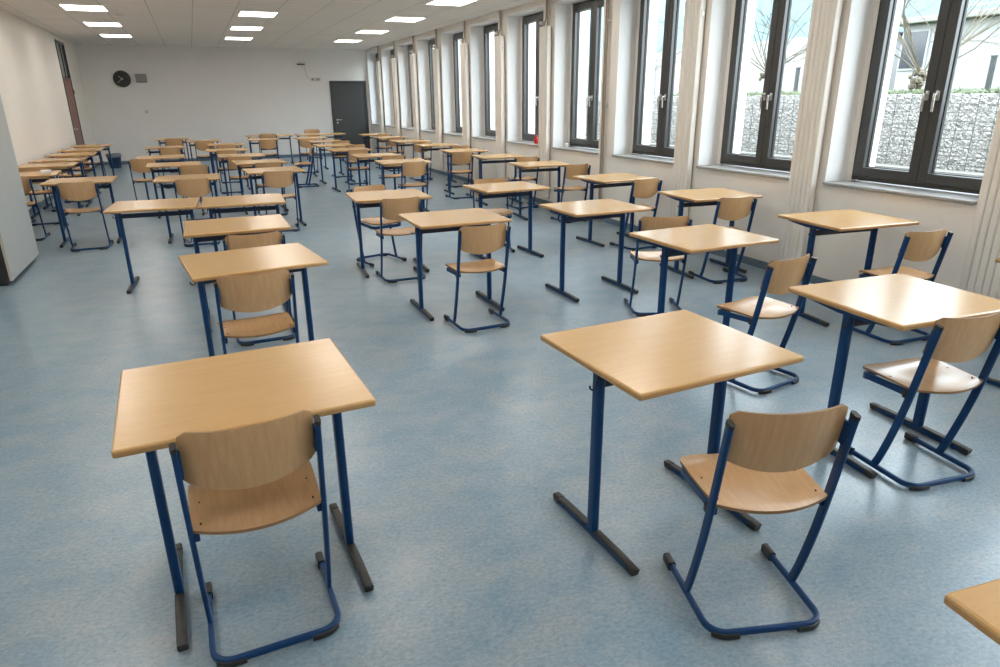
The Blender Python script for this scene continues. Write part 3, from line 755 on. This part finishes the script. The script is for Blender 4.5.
sp = empty('wall_speaker', (-1.11, YB, 2.185))
bm = BM(); box(bm, -0.125, 0.125, -0.07, 0, -0.105, 0.105, 0.008); obj('speaker_case', bm, M['greybox'], sp)
bm = BM(); box(bm, -0.108, 0.108, -0.075, -0.069, -0.088, 0.088, 0.003)
obj('speaker_grille', bm, mat('grey grille cloth', (0.33, 0.32, 0.30), 0.8, bump=0.5, bscale=300), sp)
tag(sp, 'small grey box loudspeaker on the far wall right of the clock', 'speaker')
bm = BM(); box(bm, -1.155, -1.075, YB - 0.012, YB, 1.30, 1.38, 0.003); disc(bm, 'y', (-1.115, 1.34), 0.022, YB - 0.018, YB - 0.011, 16)
tag(obj('wall_switch', bm, M['cable']), 'tiny grey switch on the far wall below the speaker', 'switch')
pm = empty('projector_bracket', (3.03, YB, 2.56))
bm = BM(); box(bm, -0.02, 0.14, -0.02, 0.0, -0.06, 0.07, 0.004); obj('wall_plate', bm, M['valvewhite'], pm)
bm = BM(); box(bm, -0.10, 0.10, -0.16, -0.02, -0.016, 0.012, 0.004); obj('bracket_arm', bm, M['black'], pm)
tag(pm, 'small dark wall bracket high on the far wall left of the grey door', 'bracket')
bm = BM(); tube(bm, spline([(3.13, YB - 0.012, 2.50), (3.16, YB - 0.012, 2.36), (3.20, YB - 0.012, 2.22), (3.27, YB - 0.012, 2.165), (3.30, YB - 0.012, 2.16)], 4), 0.009, 6)
tag(obj('wall_cable', bm, M['cable'], None, True), 'thin beige cable hanging from the wall bracket to a socket', 'cable')
for k, (x, l) in enumerate(((3.335, 'wall socket where the hanging cable ends, left of two'), (3.48, 'double wall socket nearer to the grey door top'))):
    w = 0.05 if k == 0 else 0.075
    bm = BM(); box(bm, x - w, x + w, YB - 0.014, YB, 2.115, 2.205, 0.003); disc(bm, 'y', (x, 2.16), 0.026, YB - 0.017, YB - 0.013, 16, mi=1)
    tag(obj('wall_socket', bm, [M['cable'], M['greybox']]), l, 'socket', 'sockets on the far wall')
# waste bin
b = empty('waste_bin', (-1.99, 20.05, 0))
bm = BM(); lathe(bm, [(0.125, 0.0), (0.165, 0.32), (0.172, 0.33), (0.160, 0.33), (0.118, 0.012), (0.01, 0.012)], (0, 0), 28); obj('bin_body', bm, M['binblue'], b, True)
bm = BM(); lathe(bm, [(0.172, 0.27), (0.178, 0.33), (0.168, 0.355), (0.150, 0.335), (0.135, 0.20), (0.02, 0.16)], (0, 0), 28); obj('bin_liner', bm, M['binbag'], b, True)
tag(b, 'dark blue waste bin with liner on the floor at the far wall', 'bin')
# folded paper on the desk by the left wall
bm = BM(); box(bm, -0.060, 0.060, -0.085, 0.085, 0, 0.04, 0.006); q = obj('paper_pack', bm, M['paper']); q.location = (-1.84, 10.45, DH); q.rotation_euler = (0, 0, 0.1)
tag(q, 'small white paper pack lying on the nearest desk at the left wall', 'paper pack')
# things on the window sills
bm = BM(); lathe(bm, [(0.030, 0.0), (0.038, 0.01), (0.040, 0.07), (0.022, 0.10), (0.018, 0.125), (0.006, 0.13)], (0, 0), 20)
q = obj('red_jar', bm, M['red'], None, True); q.location = (5.06, 10.10, SILL); tag(q, 'small red jar on the sill of the fifth window from the right', 'jar')
bm = BM(); lathe(bm, [(0.022, 0.0), (0.026, 0.005), (0.026, 0.05), (0.018, 0.058)], (0, 0), 18)
q = obj('white_cup', bm, M['paper'], None, True); q.location = (5.08, 9.13, SILL); tag(q, 'tiny white cup on the sill of the fourth window from the right', 'cup')

# ------------------------------------------------------------------ outside
GZ, GXF = 0.72, 8.0
bm = BM(); box(bm, XO, 60, -30, 60, GZ - 0.3, GZ); struct(obj('ground_outside', bm, M['gravel']))
bm = BM(); box(bm, GXF - 0.30, GXF - 0.06, -6, 30, GZ, GZ + 0.06, 0.006); struct(obj('trim_3', bm, M['kerb']))
gb = empty('gabion_wall', (GXF, 10, GZ))
bm = BM(); ny, nz = 1280, 36; V = {}
for j in range(ny + 1):
    for k in range(nz + 1):
        y, z = -16 + 32*j/ny, 0.88*k/nz
        c = noise.voronoi(Vector((0.0, y*20, z*20)))[0]
        V[j, k] = bm.verts.new((-0.025*min(1.0, 1.6*(c[1] - c[0])) , y, z + (0.02*noise.noise(Vector((y*9, 3.1, 0))) if k == nz else 0)))
for j in range(ny):
    for k in range(nz): bm.faces.new((V[j, k], V[j+1, k], V[j+1, k+1], V[j, k+1]))
TB = [bm.verts.new((0.5, -16 + 32*j/ny, 0.88 + 0.02*noise.noise(Vector((j*0.4, 7.7, 0))))) for j in range(ny + 1)]
for j in range(ny): bm.faces.new((V[j, nz], V[j+1, nz], TB[j+1], TB[j]))
obj('stone_filling', bm, M['stone'], gb)
bm = BM()
for k in range(10): box(bm, -0.066, -0.060, -16, 16, 0.02 + 0.095*k, 0.026 + 0.095*k)
for j in range(160): box(bm, -0.070, -0.064, -16 + 0.2*j, -15.994 + 0.2*j, 0.0, 0.89)
obj('wire_mesh', bm, M['wire'], gb)
tag(gb, 'long grey gabion wall of caged stones outside the windows', 'stone wall')
# lawn and hedge behind the gabions
bm = BM(); box(bm, GXF + 0.5, 13.8, -20, 45, GZ, 1.50); struct(obj('lawn', bm, M['grass']))
def hedge(name, x, y0, y1, z0, z1, label):
    bm = BM()
    for k in range(int(500*(y1 - y0))):
        c = Vector((x + random.gauss(0, 0.13), random.uniform(y0, y1), z0 + (z1 - z0)*random.random()**0.7)); s = random.uniform(0.03, 0.06)
        a = Vector((random.gauss(0, 1), random.gauss(0, 1), random.gauss(0, 1))).normalized(); b_ = a.orthogonal().normalized()
        bm.faces.new([bm.verts.new(c + a*s), bm.verts.new(c + b_*s*0.5), bm.verts.new(c - a*s), bm.verts.new(c - b_*s*0.5)])
    o = obj(name, bm, M['leaf']); tag(o, label, 'hedge'); o['kind'] = 'stuff'
hedge('hedge', 9.1, 1.0, 12.0, 1.46, 1.66, 'low green hedge growing behind the gabion wall')
# bare trees
def tree(x, y, z0, hk, seed, label, spread=1.0):
    rng = random.Random(seed); t = empty('bare_tree', (x, y, z0)); bm = BM()
    tube(bm, spline([(0, 0, 0), (0.03, 0.04, hk*0.5), (-0.02, 0.0, hk)], 4), 0.038, 8)
    for k in range(14):
        p = Vector((rng.gauss(-0.02, 0.05), rng.gauss(0, 0.05), hk + rng.gauss(0, 0.06)))
        bmesh.ops.create_icosphere(bm, subdivisions=1, radius=rng.uniform(0.03, 0.055), matrix=Matrix.Translation(p))
    obj('trunk', bm, M['bark'], t, True)
    bm = BM()
    def grow(p, d, L, r, depth):
        pts = [p]; 
        for k in range(4):
            d = (d + Vector((rng.gauss(0, 0.16), rng.gauss(0, 0.16), rng.gauss(0.05, 0.12)))).normalized(); pts.append(pts[-1] + d*L/4)
        tube(bm, pts, r, 4)
        if depth:
            for k in range(rng.choice((2, 3, 3))):
                q = pts[rng.choice((1, 2, 3, 4))]
                grow(q, (d + Vector((rng.gauss(0, 0.6), rng.gauss(0, 0.6), rng.gauss(0.1, 0.4)))).normalized(), L*rng.uniform(0.5, 0.75), r*0.6, depth - 1)
    for k in range(12):
        a = rng.uniform(0, 2*math.pi); e = rng.uniform(0.25, 1.5)
        grow(Vector((0, 0, hk)), Vector((math.cos(a)*spread, math.sin(a)*spread, e)).normalized(), rng.uniform(0.9, 1.8), 0.0095, 3)
    obj('branches', bm, M['bark'], t)
    tag(t, label, 'tree')
tree(9.3, 6.72, 1.48, 0.36, 3, 'bare knobbly tree behind the gabion wall, seen through the first window', 0.7)
tree(9.9, 4.7, 1.48, 0.55, 11, 'bare bushy tree filling the far right window pane', 1.1)
tree(9.8, 10.1, 1.48, 0.50, 5, 'bare tree behind the gabion wall, seen through the second window', 0.9)
tree(11.5, 16.5, 1.48, 0.6, 8, 'bare tree seen through the third window from the right', 1.1)
# fence posts
for k, (x, y, h, l) in enumerate(((11.0, 6.86, 0.62, 'dark fence post beyond the gabion wall in the right window pane'), (11.0, 11.25, 0.62, 'dark slim post left in the second window'), (11.0, 10.55, 0.60, 'dark slim post right in the second window'))):
    bm = BM(); box(bm, x - 0.03, x + 0.03, y - 0.03, y + 0.03, 1.40, 1.5 + h, 0.006); box(bm, x - 0.036, x + 0.036, y - 0.036, y + 0.036, 1.5 + h, 1.52 + h, 0.004)
    tag(obj('fence_post', bm, M['postgrey']), l, 'post', 'fence posts outside')
# neighbouring houses
h = empty('house', (14, 9, GZ))
bm = BM(); box(bm, 0, 6, -8.2, 1.72, 0, 2.25, 0.02); obj('house_wall', bm, M['facade'], h)
bm = BM(); box(bm, -0.25, 6.2, -8.4, 1.95, 2.25, 2.36, 0.02); obj('flat_roof', bm, M['kerb'], h)
for y, z0, z1 in ((1.50, 1.35, 2.15), (-2.6, 1.25, 2.1), (-5.5, 1.25, 2.1)):
    bm = BM(); box(bm, -0.03, 0.03, y - 0.42, y + 0.20, z0, z1, 0.01); f = obj('house_window', bm, M['facade'], h)
    bm = BM(); box(bm, -0.04, -0.028, y - 0.37, y + 0.15, z0 + 0.05, z1 - 0.05); obj('house_pane', bm, M['housewin'], f)
tag(h, 'low white flat roofed house seen through the first window', 'house')
h = empty('house', (14.6, 20, GZ))
bm = BM(); box(bm, 0, 7, -7.5, 12, 0, 2.28, 0.02); obj('house_wall', bm, M['facade'], h)
bm = BM(); box(bm, 0.3, 7, -7.8, 12, 2.28, 5.4, 0.02); obj('upper_storey', bm, M['bluepanel'], h)
for y in (-6.9, -3.5, 0.5, 4.5, 8.5):
    bm = BM(); box(bm, -0.03, 0.03, y - 0.35, y + 0.25, 0.95, 2.1, 0.01); f = obj('house_window', bm, M['facade'], h)
    bm = BM(); box(bm, -0.04, -0.028, y - 0.30, y + 0.20, 1.0, 2.05); obj('house_pane', bm, M['housewin'], f)
tag(h, 'white house with pale blue upper storey seen through the second window', 'house')

# ------------------------------------------------------------------ daylight
w = bpy.data.worlds.new('overcast sky'); scene.world = w; w.use_nodes = True; nt = w.node_tree
bg = nt.nodes['Background']; tc = nt.nodes.new('ShaderNodeTexCoord')
n = nt.nodes.new('ShaderNodeTexNoise'); n.inputs['Scale'].default_value = 2.0; n.inputs['Detail'].default_value = 5
nt.links.new(tc.outputs['Generated'], n.inputs['Vector'])
r = nt.nodes.new('ShaderNodeValToRGB'); r.color_ramp.elements[0].color = (0.74, 0.88, 1.0, 1); r.color_ramp.elements[1].color = (0.92, 0.97, 1.0, 1)
nt.links.new(n.outputs['Fac'], r.inputs['Fac']); nt.links.new(r.outputs['Color'], bg.inputs['Color'])
bg.inputs['Strength'].default_value = 11.0

# ------------------------------------------------------------------ camera
F, yaw, pitch, roll, hc = 668.1877, 0.40934267, 0.33961728, -0.00957932, 1.6172971
cy, sy, cp, sp_ = math.cos(yaw), math.sin(yaw), math.cos(pitch), math.sin(pitch)
f = Vector((sy*cp, cy*cp, -sp_)); rt = Vector((cy, -sy, 0)); up = rt.cross(f)
c, s = math.cos(roll), math.sin(roll)
r2 = rt*c + up*s; u2 = -rt*s + up*c
cam = bpy.data.cameras.new('camera'); cam.sensor_width = 36; cam.lens = F*36/1000; cam.clip_start = 0.02; cam.clip_end = 300
co = bpy.data.objects.new('camera', cam); link(co)
co.matrix_world = Matrix(((r2.x, u2.x, -f.x, 0), (r2.y, u2.y, -f.y, 0), (r2.z, u2.z, -f.z, hc), (0, 0, 0, 1)))
scene.camera = co

scene.view_settings.view_transform = 'Standard'; scene.view_settings.look = 'None'
scene.view_settings.gamma = 1; scene.view_settings.use_curve_mapping = False; scene.view_settings.exposure = 0.15
scene.cycles.use_denoising = True
scene.cycles.max_bounces = 10; scene.cycles.diffuse_bounces = 5; scene.cycles.transparent_max_bounces = 12
scene.cycles.caustics_reflective = False; scene.cycles.caustics_refractive = False
scene.cycles.sample_clamp_indirect = 6
